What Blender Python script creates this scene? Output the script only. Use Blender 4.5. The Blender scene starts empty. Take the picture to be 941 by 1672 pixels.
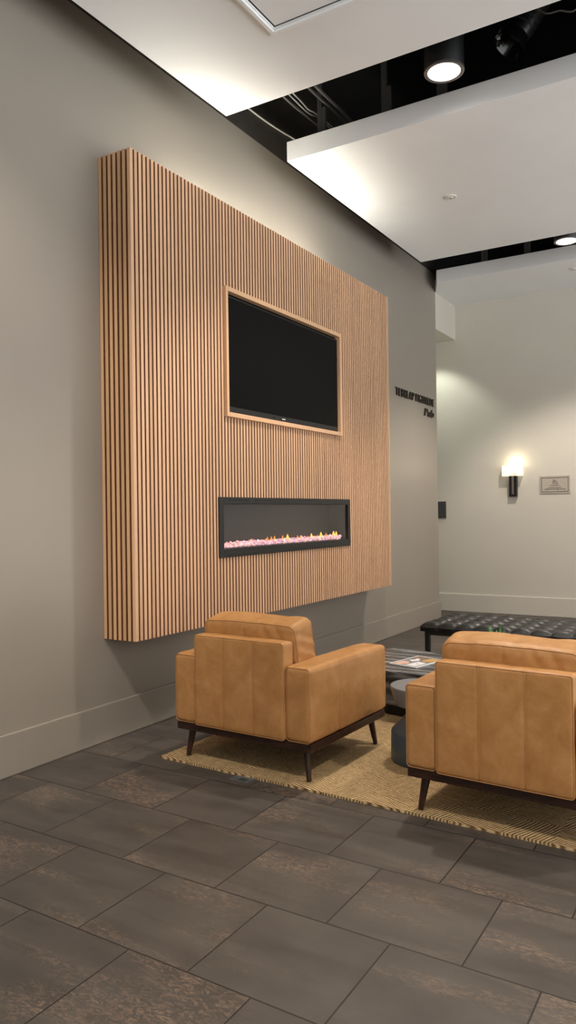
import bpy, bmesh, math, random
from mathutils import Vector, Matrix, noise
random.seed(7)
PI = math.pi
S = bpy.context.scene
COL = S.collection

# ------------------------------------------------------------------ materials
def rgb(r, g, b):
    def f(c):
        c /= 255.0
        return c / 12.92 if c <= 0.04045 else ((c + 0.055) / 1.055) ** 2.4
    return (f(r), f(g), f(b), 1.0)

class NT:
    """small node-tree helper"""
    def __init__(s, name):
        s.m = bpy.data.materials.new(name); s.m.use_nodes = True
        s.t = s.m.node_tree; s.n = s.t.nodes; s.l = s.t.links
        s.b = s.n['Principled BSDF']; s.o = s.n['Material Output']
    def new(s, typ, ins=None, **kw):
        n = s.n.new(typ)
        for k, v in kw.items(): setattr(n, k, v)
        for k, v in (ins or {}).items(): s.set(n.inputs[k], v)
        return n
    def set(s, sock, v):
        if isinstance(v, bpy.types.NodeSocket): s.l.new(v, sock)
        else: sock.default_value = v
    def P(s, **kw):
        for k, v in kw.items(): s.set(s.b.inputs[k.replace('_', ' ')], v)
    def coord(s): return s.new('ShaderNodeTexCoord').outputs['Object']
    def mapping(s, v, scale=(1, 1, 1), loc=(0, 0, 0), rot=(0, 0, 0)):
        return s.new('ShaderNodeMapping', {'Vector': v, 'Scale': scale, 'Location': loc, 'Rotation': rot}).outputs[0]
    def math(s, op, a, b=0.0, c=0.0, clamp=False):
        n = s.new('ShaderNodeMath', {0: a, 1: b, 2: c}, operation=op); n.use_clamp = clamp
        return n.outputs[0]
    def noise(s, v, scale, detail=4, rough=.5, dist=0, w=None):
        n = s.new('ShaderNodeTexNoise', {'Vector': v, 'Scale': scale, 'Detail': detail, 'Roughness': rough, 'Distortion': dist})
        if w is not None:
            n.noise_dimensions = '4D'; s.set(n.inputs['W'], w)
        return n.outputs['Fac']
    def ramp(s, f, stops):
        n = s.new('ShaderNodeValToRGB', {'Fac': f}); e = n.color_ramp.elements
        while len(e) < len(stops): e.new(.5)
        for i, (p, c) in enumerate(stops):
            e[i].position = p; e[i].color = c if len(c) == 4 else (*c, 1)
        return n.outputs[0]
    def mix(s, f, a, b, mode='MIX'):
        n = s.new('ShaderNodeMix', data_type='RGBA', blend_type=mode)
        s.set(n.inputs[0], f); s.set(n.inputs[6], a); s.set(n.inputs[7], b)
        return n.outputs[2]
    def bump(s, h, strength=.3, dist=.002):
        n = s.new('ShaderNodeBump', {'Height': h, 'Strength': strength, 'Distance': dist})
        s.l.new(n.outputs[0], s.b.inputs['Normal'])

M = {}
def plain(name, col, rough=.5, metal=0, spec=.5, var=.0, bump=0, nscale=40):
    t = NT(name); c = t.coord()
    f = t.noise(c, nscale, 5)
    if var:
        a = tuple(x * (1 - var) for x in col[:3]) + (1,); b = tuple(min(1, x * (1 + var)) for x in col[:3]) + (1,)
        t.P(Base_Color=t.ramp(f, [(.3, a), (.7, b)]))
    else: t.P(Base_Color=col)
    t.P(Roughness=rough, Metallic=metal, Specular_IOR_Level=spec)
    if bump: t.bump(f, bump, .002)
    M[name] = t.m
    return t.m
def emit(name, col, strength):
    t = NT(name); t.P(Base_Color=(0, 0, 0, 1), Emission_Color=col, Emission_Strength=strength)
    M[name] = t.m

def paint(name, col, rough=.42, spec=.4):
    t = NT(name); c = t.coord()
    f = t.noise(c, 1.1, 3); g = t.noise(c, 260, 3, .6)
    a = tuple(x * .965 for x in col[:3]) + (1,); b = tuple(x * 1.035 for x in col[:3]) + (1,)
    t.P(Base_Color=t.ramp(f, [(.3, a), (.7, b)]), Roughness=rough, Specular_IOR_Level=spec)
    t.bump(g, .10, .0012)
    M[name] = t.m
paint('wall_paint', rgb(146, 137, 126), .40, .45)
paint('pale_wall_paint', rgb(204, 198, 186), .5, .3)
paint('ceiling_paint', rgb(232, 232, 231), .6, .25)
paint('fascia_paint', rgb(226, 224, 222), .5, .3)
plain('plenum_black', rgb(9, 9, 10), .8, spec=.1)
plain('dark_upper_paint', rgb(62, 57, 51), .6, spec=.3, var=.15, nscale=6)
plain('black_metal', rgb(14, 14, 15), .38, var=.1)
plain('black_gloss', rgb(10, 10, 11), .16)
plain('black_matte', rgb(18, 18, 19), .6)
plain('steel', rgb(150, 148, 144), .32, metal=.9)
plain('grey_strap', rgb(70, 68, 66), .6, metal=.3)
plain('cable_grey', rgb(150, 146, 140), .5)
plain('cable_dark', rgb(84, 80, 76), .5)
plain('white_plastic', rgb(215, 212, 205), .45)
plain('sign_metal', rgb(74, 68, 60), .35, metal=.6)
plain('plaque_grey', rgb(176, 168, 156), .25, var=.04)
plain('plaque_line', rgb(92, 86, 80), .45)
plain('switch_grey', rgb(64, 64, 64), .4)
plain('outlet_metal', rgb(120, 124, 126), .35, metal=.5)
plain('outlet_dark', rgb(62, 66, 68), .5)
plain('paper', rgb(232, 230, 230), .3)
plain('print_brown', rgb(120, 98, 84), .3, var=.25, nscale=60)
plain('print_tan', rgb(196, 150, 84), .3, var=.15, nscale=60)
plain('print_grey', rgb(120, 122, 128), .3, var=.25, nscale=60)
plain('print_blush', rgb(222, 178, 158), .3, var=.25, nscale=60)
plain('print_dark', rgb(58, 58, 62), .3)
plain('leaf', rgb(74, 132, 62), .45, var=.2)
plain('pot', rgb(190, 186, 178), .5, var=.06)
plain('soil', rgb(50, 38, 30), .9, var=.2)
plain('drum_paint', rgb(66, 76, 84), .42, var=.06, nscale=14)
plain('drum_top_lit', rgb(112, 114, 116), .38, var=.06, nscale=14)  # lighter than the base: light falling on the top put into the colour
plain('slat_backing', rgb(30, 16, 9), .8, spec=.1, var=.1)
plain('oak_groove_shade', rgb(128, 82, 50), .7, spec=.2, var=.12)  # darker oak: shade between slats put into the colour
plain('firebox', rgb(44, 42, 40), .42, spec=.5)
emit('lamp_lens', (1, .95, .88, 1), 9)
emit('led', (1, .96, .84, 1), 26)
emit('flame', (1, .30, .03, 1), 1.1)
emit('flame_core', (1, .42, .05, 1), 2.0)
emit('bulb', (1, .90, .66, 1), 5)

# black television glass
t = NT('screen'); t.P(Base_Color=rgb(10, 10, 11), Roughness=.36, Specular_IOR_Level=.06); M['screen'] = t.m
# clear glass: thin pane, mirror + see through
t = NT('fire_glass')
tr = t.new('ShaderNodeBsdfTransparent', {'Color': (.94, .94, .95, 1)})
gl = t.new('ShaderNodeBsdfGlossy', {'Color': (1, 1, 1, 1), 'Roughness': .02})
lw = t.new('ShaderNodeLayerWeight', {'Blend': .38}); front_ = t.math('SUBTRACT', 1.0, t.new('ShaderNodeNewGeometry').outputs['Backfacing'])
mx = t.new('ShaderNodeMixShader', {0: t.math('MULTIPLY', lw.outputs['Fresnel'], front_), 1: tr.outputs[0], 2: gl.outputs[0]})
t.l.new(mx.outputs[0], t.o.inputs['Surface']); M['fire_glass'] = t.m
# frosted glass sconce shade
t = NT('frosted'); t.P(Base_Color=rgb(250, 246, 232), Roughness=.5, Transmission_Weight=.75, Emission_Color=(1, .93, .78, 1), Emission_Strength=.22); M['frosted'] = t.m

# crystals
t = NT('crystal'); c = t.coord()
f = t.new('ShaderNodeTexVoronoi', {'Vector': c, 'Scale': 55}).outputs['Color']
sep = t.new('ShaderNodeSeparateColor', {'Color': f}).outputs[0]
cc = t.ramp(sep, [(0, rgb(196, 120, 130)), (.4, rgb(240, 190, 185)), (.75, rgb(250, 222, 214)), (1, rgb(190, 140, 190))])
t.P(Base_Color=cc, Roughness=.15, Emission_Color=cc, Emission_Strength=.62); M['crystal'] = t.m

# light oak slats (grain runs along z; every slat its own tint)
def wood(name, pitch, axis, base):
    t = NT(name); c = t.coord()
    sp = t.new('ShaderNodeSeparateXYZ', {0: c})
    cell = t.math('FLOOR', t.math('DIVIDE', sp.outputs[axis], pitch))
    wn = t.new('ShaderNodeTexWhiteNoise', {'W': cell}, noise_dimensions='1D').outputs['Value']
    g = t.noise(t.mapping(c, (90, 90, 2.2)), 1.0, 6, .62, .4, w=t.math('MULTIPLY', wn, 37.0))
    k = t.math('ADD', t.math('MULTIPLY', g, .7), t.math('MULTIPLY', wn, .3))
    a = [tuple(x * s for x in base[:3]) + (1,) for s in (.80, 1.0, 1.13)]
    t.P(Base_Color=t.ramp(k, [(.25, a[0]), (.5, a[1]), (.75, a[2])]), Roughness=.48, Specular_IOR_Level=.35)
    t.bump(g, .15, .0008)
    M[name] = t.m
wood('oak_front', .0393, 1, rgb(214, 172, 136))
wood('oak_side', .0412, 0, rgb(206, 164, 124))
wood('oak_trim', 50., 1, rgb(214, 172, 134))

# dark walnut
t = NT('walnut'); c = t.coord()
g = t.noise(t.mapping(c, (14, 14, 40)), 1.0, 6, .6, .5)
t.P(Base_Color=t.ramp(g, [(.3, rgb(30, 17, 13)), (.7, rgb(62, 36, 26))]), Roughness=.35); M['walnut'] = t.m

# leather
t = NT('tan_leather'); c = t.coord()
f = t.noise(c, 7, 6, .62, .6); f2 = t.noise(c, 34, 4, .6)
col = t.ramp(t.math('ADD', t.math('MULTIPLY', f, .75), t.math('MULTIPLY', f2, .25)),
             [(.30, rgb(158, 110, 60)), (.5, rgb(174, 125, 74)), (.72, rgb(190, 142, 92))])
pore = t.new('ShaderNodeTexVoronoi', {'Vector': c, 'Scale': 420}).outputs['Distance']
t.P(Base_Color=col, Roughness=t.ramp(f2, [(.3, (.40,) * 3), (.7, (.54,) * 3)]), Specular_IOR_Level=.4)
t.bump(t.math('ADD', t.math('MULTIPLY', pore, .25), t.math('MULTIPLY', t.noise(c, 60, 5), .6)), .22, .0018)
M['tan_leather'] = t.m
plain('piping', rgb(176, 127, 78), .5, var=.08)
t = NT('black_leather'); c = t.coord()
t.P(Base_Color=rgb(15, 15, 16), Specular_IOR_Level=.38, Roughness=t.ramp(t.noise(c, 30, 4), [(.3, (.36,) * 3), (.7, (.46,) * 3)]))
t.bump(t.noise(c, 160, 4), .15, .001); M['black_leather'] = t.m

# grey veined marble
t = NT('marble'); c = t.coord()
d = t.noise(t.mapping(c, (1.6, 1.6, 5)), 1.4, 5, .6, 1.2)
wv = t.new('ShaderNodeTexWave', {'Vector': t.mapping(c, (1, 3.6, 9), rot=(.35, .15, .25)), 'Scale': .8, 'Distortion': 9.0, 'Detail': 6, 'Detail Scale': .9, 'Detail Roughness': .65}, wave_type='BANDS', bands_direction='Y').outputs['Fac']
k = t.math('ADD', t.math('MULTIPLY', wv, .6), t.math('MULTIPLY', d, .4))
t.P(Base_Color=t.ramp(k, [(.2, rgb(38, 40, 43)), (.5, rgb(66, 69, 73)), (.72, rgb(96, 99, 103)), (.88, rgb(150, 152, 155))]), Roughness=.22); M['marble'] = t.m

# jute rug: basket blocks of ribs turned against each other
t = NT('jute'); c = t.coord()
wob = t.noise(c, 3.0, 3)
v = t.new('ShaderNodeVectorMath', {0: c, 1: t.new('ShaderNodeCombineXYZ', {0: t.math('MULTIPLY', wob, .05), 1: t.math('MULTIPLY', wob, .05)}).outputs[0]}, operation='ADD').outputs[0]
sp = t.new('ShaderNodeSeparateXYZ', {0: v})
ix = t.math('FLOOR', t.math('DIVIDE', sp.outputs[0], .23)); iy = t.math('FLOOR', t.math('DIVIDE', sp.outputs[1], .23))
ck = t.math('FLOORED_MODULO', t.math('ADD', ix, iy), 2.0)
def ribs(rot, sc):
    w = t.new('ShaderNodeTexWave', {'Vector': t.mapping(t.mapping(v, rot=rot), sc), 'Scale': 19.0, 'Distortion': 4.0, 'Detail': 4, 'Detail Scale': 1.1, 'Detail Roughness': .75}, wave_type='BANDS', bands_direction='X')
    return w.outputs['Fac']
r1 = ribs((0, 0, .35), (1, .3, 1)); r2 = ribs((0, 0, PI / 2 + .35), (1, .3, 1))
rib = t.math('ADD', t.math('MULTIPLY', r1, ck), t.math('MULTIPLY', r2, t.math('SUBTRACT', 1.0, ck)))
brk = t.noise(c, 22, 3, .6)
rib = t.math('MULTIPLY', rib, t.math('ADD', .45, t.math('MULTIPLY', brk, 1.1)))
fib = t.noise(c, 130, 4, .65)
k = t.math('ADD', t.math('MULTIPLY', rib, .52), t.math('MULTIPLY', fib, .48))
big = t.noise(c, 5, 3)
col = t.ramp(k, [(.26, rgb(96, 72, 42)), (.5, rgb(170, 140, 100)), (.72, rgb(208, 182, 140))])
col = t.mix(t.math('MULTIPLY', big, .2), col, rgb(166, 138, 96), 'MIX')
t.P(Base_Color=col, Roughness=.9, Specular_IOR_Level=.15); t.bump(k, .7, .006); M['jute'] = t.m

# floor tiles
t = NT('floor_tile'); c = t.coord()
sp = t.new('ShaderNodeSeparateXYZ', {0: c})
yy = t.math('ADD', sp.outputs[1], t.math('MULTIPLY', t.math('SUBTRACT', sp.outputs[0], 2.2), .017))
u = t.math('ADD', sp.outputs[0], -2.012 + .2475 + 40 * .495); vv = t.math('ADD', yy, -1.878 + 40 * .4735)
uv = t.new('ShaderNodeCombineXYZ', {0: u, 1: vv}).outputs[0]
br = t.new('ShaderNodeTexBrick', {'Vector': uv, 'Color1': (0, 0, 0, 1), 'Color2': (1, 1, 1, 1), 'Mortar': (.5, .5, .5, 1), 'Scale': 1.0, 'Mortar Size': .003, 'Mortar Smooth': .1, 'Bias': 0, 'Brick Width': .495, 'Row Height': .4735})
br.offset = .5
rnd = t.new('ShaderNodeSeparateColor', {'Color': br.outputs['Color']}).outputs[0]
W = t.math('MULTIPLY', rnd, 61.0)
cloud = t.noise(c, 2.6, 5, .6, w=W)
streak = t.noise(t.mapping(c, (1.5, 9.0, 1)), 1.0, 6, .62, .5, w=W)
scr = t.noise(t.mapping(c, (26, 60, 1)), 1.0, 5, .75, 1.5, w=W)
band = t.noise(t.mapping(c, (.9, 4.2, 1)), 1.0, 3, .5, .3, w=t.math('ADD', W, 9.0))
base = t.ramp(t.math('ADD', t.math('MULTIPLY', cloud, .5), t.math('MULTIPLY', streak, .5)),
              [(.32, rgb(58, 53, 49)), (.5, rgb(74, 68, 63)), (.68, rgb(88, 81, 75))])
bm = t.ramp(band, [(.50, (0,) * 3), (.64, (1,) * 3)])
scm = t.math('MULTIPLY', t.ramp(scr, [(.47, (0,) * 3), (.60, (1,) * 3)]), bm)
col = t.mix(t.math('MULTIPLY', scm, .55), base, rgb(140, 116, 96))
dk = t.ramp(t.noise(t.mapping(c, (1.1, 6.5, 1)), 1.0, 4, .6, .6, w=t.math('ADD', W, 21.0)), [(.60, (0,) * 3), (.74, (1,) * 3)])
col = t.mix(t.math('MULTIPLY', dk, .45), col, rgb(40, 37, 35))
speck = t.ramp(t.noise(c, 150, 2, .5), [(.735, (0,) * 3), (.76, (1,) * 3)])
col = t.mix(t.math('MULTIPLY', speck, .35), col, rgb(150, 132, 114))
col = t.mix(br.outputs['Fac'], col, rgb(34, 30, 27))
t.P(Base_Color=col, Roughness=t.ramp(streak, [(.3, (.42,) * 3), (.7, (.58,) * 3)]), Specular_IOR_Level=.4)
h = t.math('SUBTRACT', t.math('MULTIPLY', scr, .25), t.math('MULTIPLY', br.outputs['Fac'], 1.0))
t.bump(h, .35, .003); M['floor_tile'] = t.m

# ------------------------------------------------------------------ mesh helpers
class MB:
    def __init__(s): s.v = []; s.f = []; s.mi = []; s.cur = 0
    def face(s, idx): s.f.append(idx); s.mi.append(s.cur)
    def box(s, x0, x1, y0, y1, z0, z1, mat=None):
        n = len(s.v)
        s.v += [Vector(p) for p in ((x0, y0, z0), (x1, y0, z0), (x1, y1, z0), (x0, y1, z0), (x0, y0, z1), (x1, y0, z1), (x1, y1, z1), (x0, y1, z1))]
        if mat is not None:
            for i in range(n, n + 8): s.v[i] = mat @ s.v[i]
        for q in ((0, 3, 2, 1), (4, 5, 6, 7), (0, 1, 5, 4), (1, 2, 6, 5), (2, 3, 7, 6), (3, 0, 4, 7)): s.face([n + i for i in q])
        return s
    def prism(s, poly, z0, z1, scale0=1.0, c=(0, 0)):
        n = len(s.v); k = len(poly)
        for z, sc in ((z0, scale0), (z1, 1.0)):
            for x, y in poly: s.v.append(Vector((c[0] + (x - c[0]) * sc, c[1] + (y - c[1]) * sc, z)))
        s.face([n + i for i in range(k)][::-1]); s.face([n + k + i for i in range(k)])
        for i in range(k):
            j = (i + 1) % k; s.face([n + i, n + j, n + k + j, n + k + i])
        return s
    def lathe(s, prof, seg=32, mat=None, caps=True):
        n = len(s.v)
        for r, z in prof:
            for i in range(seg):
                a = 2 * PI * i / seg; p = Vector((r * math.cos(a), r * math.sin(a), z))
                s.v.append(mat @ p if mat is not None else p)
        for k in range(len(prof) - 1):
            for i in range(seg):
                j = (i + 1) % seg
                s.face([n + k * seg + i, n + k * seg + j, n + (k + 1) * seg + j, n + (k + 1) * seg + i])
        if caps:
            s.face([n + i for i in range(seg)][::-1]); s.face([n + (len(prof) - 1) * seg + i for i in range(seg)])
        return s
    def tube(s, pts, r, seg=8, closed=False):
        pts = [Vector(p) for p in pts]; n = len(s.v); k = len(pts)
        up = None
        for i, p in enumerate(pts):
            a = pts[(i - 1) % k] if (closed or i > 0) else p
            b = pts[(i + 1) % k] if (closed or i < k - 1) else p
            d = (b - a).normalized()
            if up is None: up = d.orthogonal().normalized()
            up = (up - d * up.dot(d)).normalized(); w = d.cross(up)
            rr = r[i] if isinstance(r, (list, tuple)) else r
            for q in range(seg):
                t_ = 2 * PI * q / seg; s.v.append(p + up * (rr * math.cos(t_)) + w * (rr * math.sin(t_)))
        for i in range(k if closed else k - 1):
            i2 = (i + 1) % k
            for q in range(seg):
                q2 = (q + 1) % seg; s.face([n + i * seg + q, n + i * seg + q2, n + i2 * seg + q2, n + i2 * seg + q])
        if not closed:
            s.face([n + q for q in range(seg)][::-1]); s.face([n + (k - 1) * seg + q for q in range(seg)])
        return s
    def build(s, name, mats, parent=None, loc=(0, 0, 0), rot=(0, 0, 0), bevel=0, seg=2, smooth=None, fix=True):
        me = bpy.data.meshes.new(name)
        me.from_pydata([tuple(p) for p in s.v], [], s.f)
        if not isinstance(mats, (list, tuple)): mats = [mats]
        for m in mats: me.materials.append(M[m])
        for p, i in zip(me.polygons, s.mi): p.material_index = i
        if fix:
            b = bmesh.new(); b.from_mesh(me); bmesh.ops.recalc_face_normals(b, faces=b.faces[:]); b.to_mesh(me); b.free()
        if smooth is not None:
            me.shade_smooth()
            if smooth < 180: me.set_sharp_from_angle(angle=math.radians(smooth))
        o = bpy.data.objects.new(name, me); COL.objects.link(o)
        o.location = loc; o.rotation_euler = rot
        if parent is not None: o.parent = parent
        if bevel:
            md = o.modifiers.new('Bevel', 'BEVEL'); md.width = bevel; md.segments = seg; md.limit_method = 'ANGLE'; md.angle_limit = math.radians(40)
        return o

def softbox(hx, hy, hz, r, n=(8, 8, 8), k=4, disp=None, center=(0, 0, 0), rx=0.0):
    """rounded box whose faces may be puffed, grooved or wrinkled by disp(p, normal)"""
    def axis(h, m):
        rr = min(r, h * .999); pts = []
        for i in range(k): pts.append(-h + rr * (1 - math.cos(PI / 2 * i / k)) if False else -h + rr * i / k)
        for i in range(m + 1): pts.append(-h + rr + (2 * h - 2 * rr) * i / m)
        for i in range(1, k + 1): pts.append(h - rr + rr * i / k)
        return pts
    H = (hx, hy, hz); A = [axis(H[i], n[i]) for i in range(3)]
    mb = MB(); idx = {}
    R = Matrix.Rotation(rx, 3, 'X'); C = Vector(center)
    def vert(p):
        key = tuple(round(c, 6) for c in p)
        if key in idx: return idx[key]
        q = Vector([max(-(H[i] - r), min(H[i] - r, p[i])) for i in range(3)]); d = Vector(p) - q
        nn = d.normalized() if d.length > 1e-9 else Vector((0, 0, 1))
        out = q + nn * r
        if disp: out = disp(out, nn)
        idx[key] = len(mb.v); mb.v.append(R @ out + C); return idx[key]
    for ax in range(3):
        a, b = [(1, 2), (2, 0), (0, 1)][ax]
        for sgn in (-1, 1):
            for i in range(len(A[a]) - 1):
                for j in range(len(A[b]) - 1):
                    q = []
                    for di, dj in ((0, 0), (1, 0), (1, 1), (0, 1)):
                        p = [0, 0, 0]; p[ax] = sgn * H[ax]; p[a] = A[a][i + di]; p[b] = A[b][j + dj]; q.append(vert(p))
                    mb.face(q if sgn > 0 else q[::-1])
    return mb

def rrect(u0, u1, v0, v1, r, n=5):
    out = []
    for cx, cy, a0 in ((u1 - r, v1 - r, 0), (u0 + r, v1 - r, 90), (u0 + r, v0 + r, 180), (u1 - r, v0 + r, 270)):
        for i in range(n + 1):
            a = math.radians(a0 + 90 * i / n); out.append((cx + r * math.cos(a), cy + r * math.sin(a)))
    return out

def tag(o, label=None, cat=None, group=None, kind=None):
    if label: o['label'] = label
    if cat: o['category'] = cat
    if group: o['group'] = group
    if kind: o['kind'] = kind
    return o
def thing(name, label, cat, loc=(0, 0, 0), rz=0, group=None):
    o = bpy.data.objects.new(name, None); COL.objects.link(o); o.location = loc; o.rotation_euler = (0, 0, rz)
    o.empty_display_size = .1
    return tag(o, label, cat, group)
def struct(o, label=None, cat=None): return tag(o, label, cat, kind='structure')
def copy_tree(o, parent=None):
    c = o.copy(); COL.objects.link(c)
    if parent is not None: c.parent = parent
    for ch in list(o.children): copy_tree(ch, c)
    return c

# ------------------------------------------------------------------ room
YE, YB = 9.781, 10.602           # end of the left wall, back wall
X_FAR, Y_NEAR = 7.4, -3.6
struct(MB().box(-4, X_FAR, Y_NEAR, YB + .3, -.1, 0).build('floor', 'floor_tile'), 'dark brown weathered stone-look tile floor in running bond', 'floor')
struct(MB().box(-.2, 0, Y_NEAR, YE, 0, 4.634).build('wall_left', 'wall_paint', bevel=.003), 'taupe painted wall carrying the slatted wood panel', 'wall')
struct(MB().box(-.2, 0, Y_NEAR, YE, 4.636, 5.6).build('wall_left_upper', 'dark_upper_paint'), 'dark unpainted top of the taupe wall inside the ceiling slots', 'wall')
struct(MB().box(-4, X_FAR, YB, YB + .25, 4.50, 5.6).build('wall_back_upper', 'plenum_black'))
struct(MB().box(-.2, X_FAR, Y_NEAR - .2, Y_NEAR, 0, 2.6).build('wall_near_blocker', 'wall_paint'))  # added unseen wall, height set to limit light from behind the camera
struct(MB().box(-4, X_FAR, YB, YB + .25, 0, 4.50).build('wall_back', 'pale_wall_paint'), 'pale greige wall behind the black bench', 'wall')
struct(MB().box(X_FAR, X_FAR + .2, Y_NEAR, YB + .25, 4.34, 5.6).build('slot_blocker_right', 'plenum_black'))  # added unseen black side, keeps outside light out of the slots
struct(MB().box(-.2, X_FAR + .2, Y_NEAR - .2, Y_NEAR, 4.34, 5.6).build('slot_blocker_near', 'plenum_black'))  # added unseen black end, blocks light entering above the panels
struct(MB().box(-4, X_FAR + .2, Y_NEAR - .2, YB + .25, 5.6, 5.7).build('ceiling', 'plenum_black'), 'black painted void above the hanging ceiling panels', 'ceiling')
# passage that opens beyond the end of the left wall
struct(MB().box(-4, -.2, YE - .2, YE, 0, 3.9).build('wall_passage', 'pale_wall_paint'))
struct(MB().box(-4.2, -4, YE - .2, YB + .25, 0, 3.9).build('wall_passage_end', 'pale_wall_paint'))
struct(MB().box(-4, 0, YE + .002, YB - .001, 3.90, 4.391).build('wall_header', 'pale_wall_paint', bevel=.004), 'pale header over the passage beyond the taupe wall', 'wall')

def baseboard(name, mb, mat, label):
    return struct(mb.build(name, mat, bevel=.006, seg=2), label, 'baseboard')
b = MB().box(0, .02, Y_NEAR, YE + .02, 0, .239).box(-.2, 0, YE, YE + .02, 0, .239)
baseboard('baseboard_left', b, 'wall_paint', 'tall taupe baseboard along the wall under the slatted panel')
baseboard('baseboard_back', MB().box(-4, X_FAR, YB - .02, YB, 0, .256), 'pale_wall_paint', 'tall pale baseboard along the back wall behind the bench')

# hanging ceiling panels with a painted fascia, slots between them
def ceiling_panel(x0, x1, y0, y1, zb, zt, label, notch=None):
    mb = MB()
    if notch: mb.prism([(x0, y0), (x1, y0), (x1, y1), (notch[0], y1), (notch[0], notch[1]), (.006, notch[1])], zb, zt)   # mitred end at the wall corner
    else: mb.box(x0, x1, y0, y1, zb, zt)
    o = mb.build('ceiling_panel', ['ceiling_paint', 'fascia_paint'], bevel=.003)
    for p in o.data.polygons:
        if abs(p.normal.z) < .5: p.material_index = 1
    return struct(o, label, 'ceiling')
ceiling_panel(.355, X_FAR, 1.45, 4.49, 4.329, 4.50, 'white hanging ceiling panel with the square access hatch')
ceiling_panel(.335, X_FAR, 5.376, 8.39, 4.351, 4.513, 'white hanging ceiling panel between the two dark slots')
ceiling_panel(.165, X_FAR, 9.388, YB, 4.392, 4.556, 'white ceiling panel touching the pale back wall', (-3.9, YE + .004))
ceiling_panel(.355, X_FAR, -2.5, .45, 4.329, 4.50, 'white hanging ceiling panel above the camera')

# ------------------------------------------------------------------ slatted panel
PY0, PY1, PZ0, PZ1, PX = 3.559, 7.548, .656, 3.752, .276
TVF = (4.53, 6.375, 2.165, 3.125)      # television frame outside: y0 y1 z0 z1
FP = (4.437, 6.558, 1.128, 1.572)      # fireplace outside
panel = thing('slatted_wall_panel', 'large light oak slatted panel box standing out from the taupe wall', 'wall panel', (0, PY0, PZ0))
def L(y, z): return y - PY0, z - PZ0
front = MB(); NS = 102; pitch = (PY1 - PY0 + .0129) / NS
for i in range(NS):
    y0 = i * pitch; y1 = y0 + .0264
    runs = [(0, PZ1 - PZ0)]
    for (a, b_, c_, d_) in (TVF, FP):
        a -= PY0; b_ -= PY0; c_ -= PZ0; d_ -= PZ0
        nr = []
        for (p, q) in runs:
            if y1 > a + .012 and y0 < b_ - .012 and p < c_ and q > d_: nr += [(p, c_ + .012), (d_ - .012, q)]
            else: nr.append((p, q))
        runs = nr
    dp = .0268 if i in (0, NS - 1) else .026
    for p, q in runs: front.box(PX - dp, PX, y0, y1, p, q)
fo_ = front.build('front_slats', ['oak_front', 'oak_groove_shade'], panel, bevel=.0018, seg=2)
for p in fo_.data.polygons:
    if abs(p.normal.y) > .7 and PZ1 - PZ0 > 1 and .03 < p.center.y < PY1 - PY0 - .03: p.material_index = 1   # shade inside the grooves painted as darker brown edges
side = MB()
for yy0, yy1 in ((0, .026), (PY1 - PY0 - .026, PY1 - PY0)):
    for i in range(6):
        side.box(.002 + i * .0412, .002 + i * .0412 + .0258, yy0, yy1, 0, PZ1 - PZ0)
so_ = side.build('side_slats', ['oak_side', 'oak_groove_shade'], panel, bevel=.0018, seg=2)
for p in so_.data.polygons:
    if abs(p.normal.x) > .7 and p.center.x > .01: p.material_index = 1  # groove shade painted on the side slats too
bk = MB(); H = PZ1 - PZ0
x0b, x1b = PX - .040, PX - .0262
segs = [(.02, H - .035)]
def board(y0, y1, z0, z1): bk.box(x0b, x1b, y0, y1, z0, z1)
fy0, fy1, fz0, fz1 = FP[0] - PY0 + .03, FP[1] - PY0 - .03, FP[2] - PZ0 + .03, FP[3] - PZ0 - .03
ty0, ty1, tz0, tz1 = TVF[0] - PY0 + .03, TVF[1] - PY0 - .03, TVF[2] - PZ0 + .02, TVF[3] - PZ0 - .02
yL, yR = .0262, PY1 - PY0 - .0262; ZT = H - .035
board(yL, yR, .004, fz0); board(yL, fy0, fz0, fz1); board(fy1, yR, fz0, fz1)
board(yL, yR, fz1, tz0); board(yL, ty0, tz0, tz1); board(ty1, yR, tz0, tz1); board(yL, yR, tz1, ZT)
bk.box(.004, x0b, .0262, .038, .004, ZT); bk.box(.004, x0b, PY1 - PY0 - .038, PY1 - PY0 - .0262, .004, ZT)
bk.box(.004, x0b, .038, PY1 - PY0 - .038, .004, .016)
bk.box(.004, x0b, .038, PY1 - PY0 - .038, H - .16, H - .148)
bk.build('backing_board', 'slat_backing', panel)
# frame round the television niche
y0, y1, z0, z1 = TVF[0] - PY0, TVF[1] - PY0, TVF[2] - PZ0, TVF[3] - PZ0
fr = MB(); w = .034; xa, xb = PX - .026, PX + .028
fr.box(xa, xb, y0, y0 + w * .8, z0, z1).box(xa, xb, y1 - w * .8, y1, z0, z1)
fr.box(xa, xb, y0 + w * .8, y1 - w * .8, z0, z0 + w).box(xa, xb, y0 + w * .8, y1 - w * .8, z1 - w, z1)
fr.build('niche_frame', 'oak_trim', panel, bevel=.002)
xa = PX - .11
nb = MB().box(xa, xa + .01, y0 + .01, y1 - .01, z0 + .01, z1 - .01)
nb.box(xa + .01, PX - .0262, y0 + .01, y0 + .022, z0 + .01, z1 - .01).box(xa + .01, PX - .0262, y1 - .022, y1 - .01, z0 + .01, z1 - .01)
nb.box(xa + .01, PX - .0262, y0 + .022, y1 - .022, z0 + .01, z0 + .022).box(xa + .01, PX - .0262, y0 + .022, y1 - .022, z1 - .022, z1 - .01)
nb.build('niche_back', 'black_matte', panel)
# light strip on the inner shelf, shining up the wall
MB().box(.025, .195, .62, 2.95, H - .148, H - .138).build('light_strip', 'led', panel)

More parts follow.
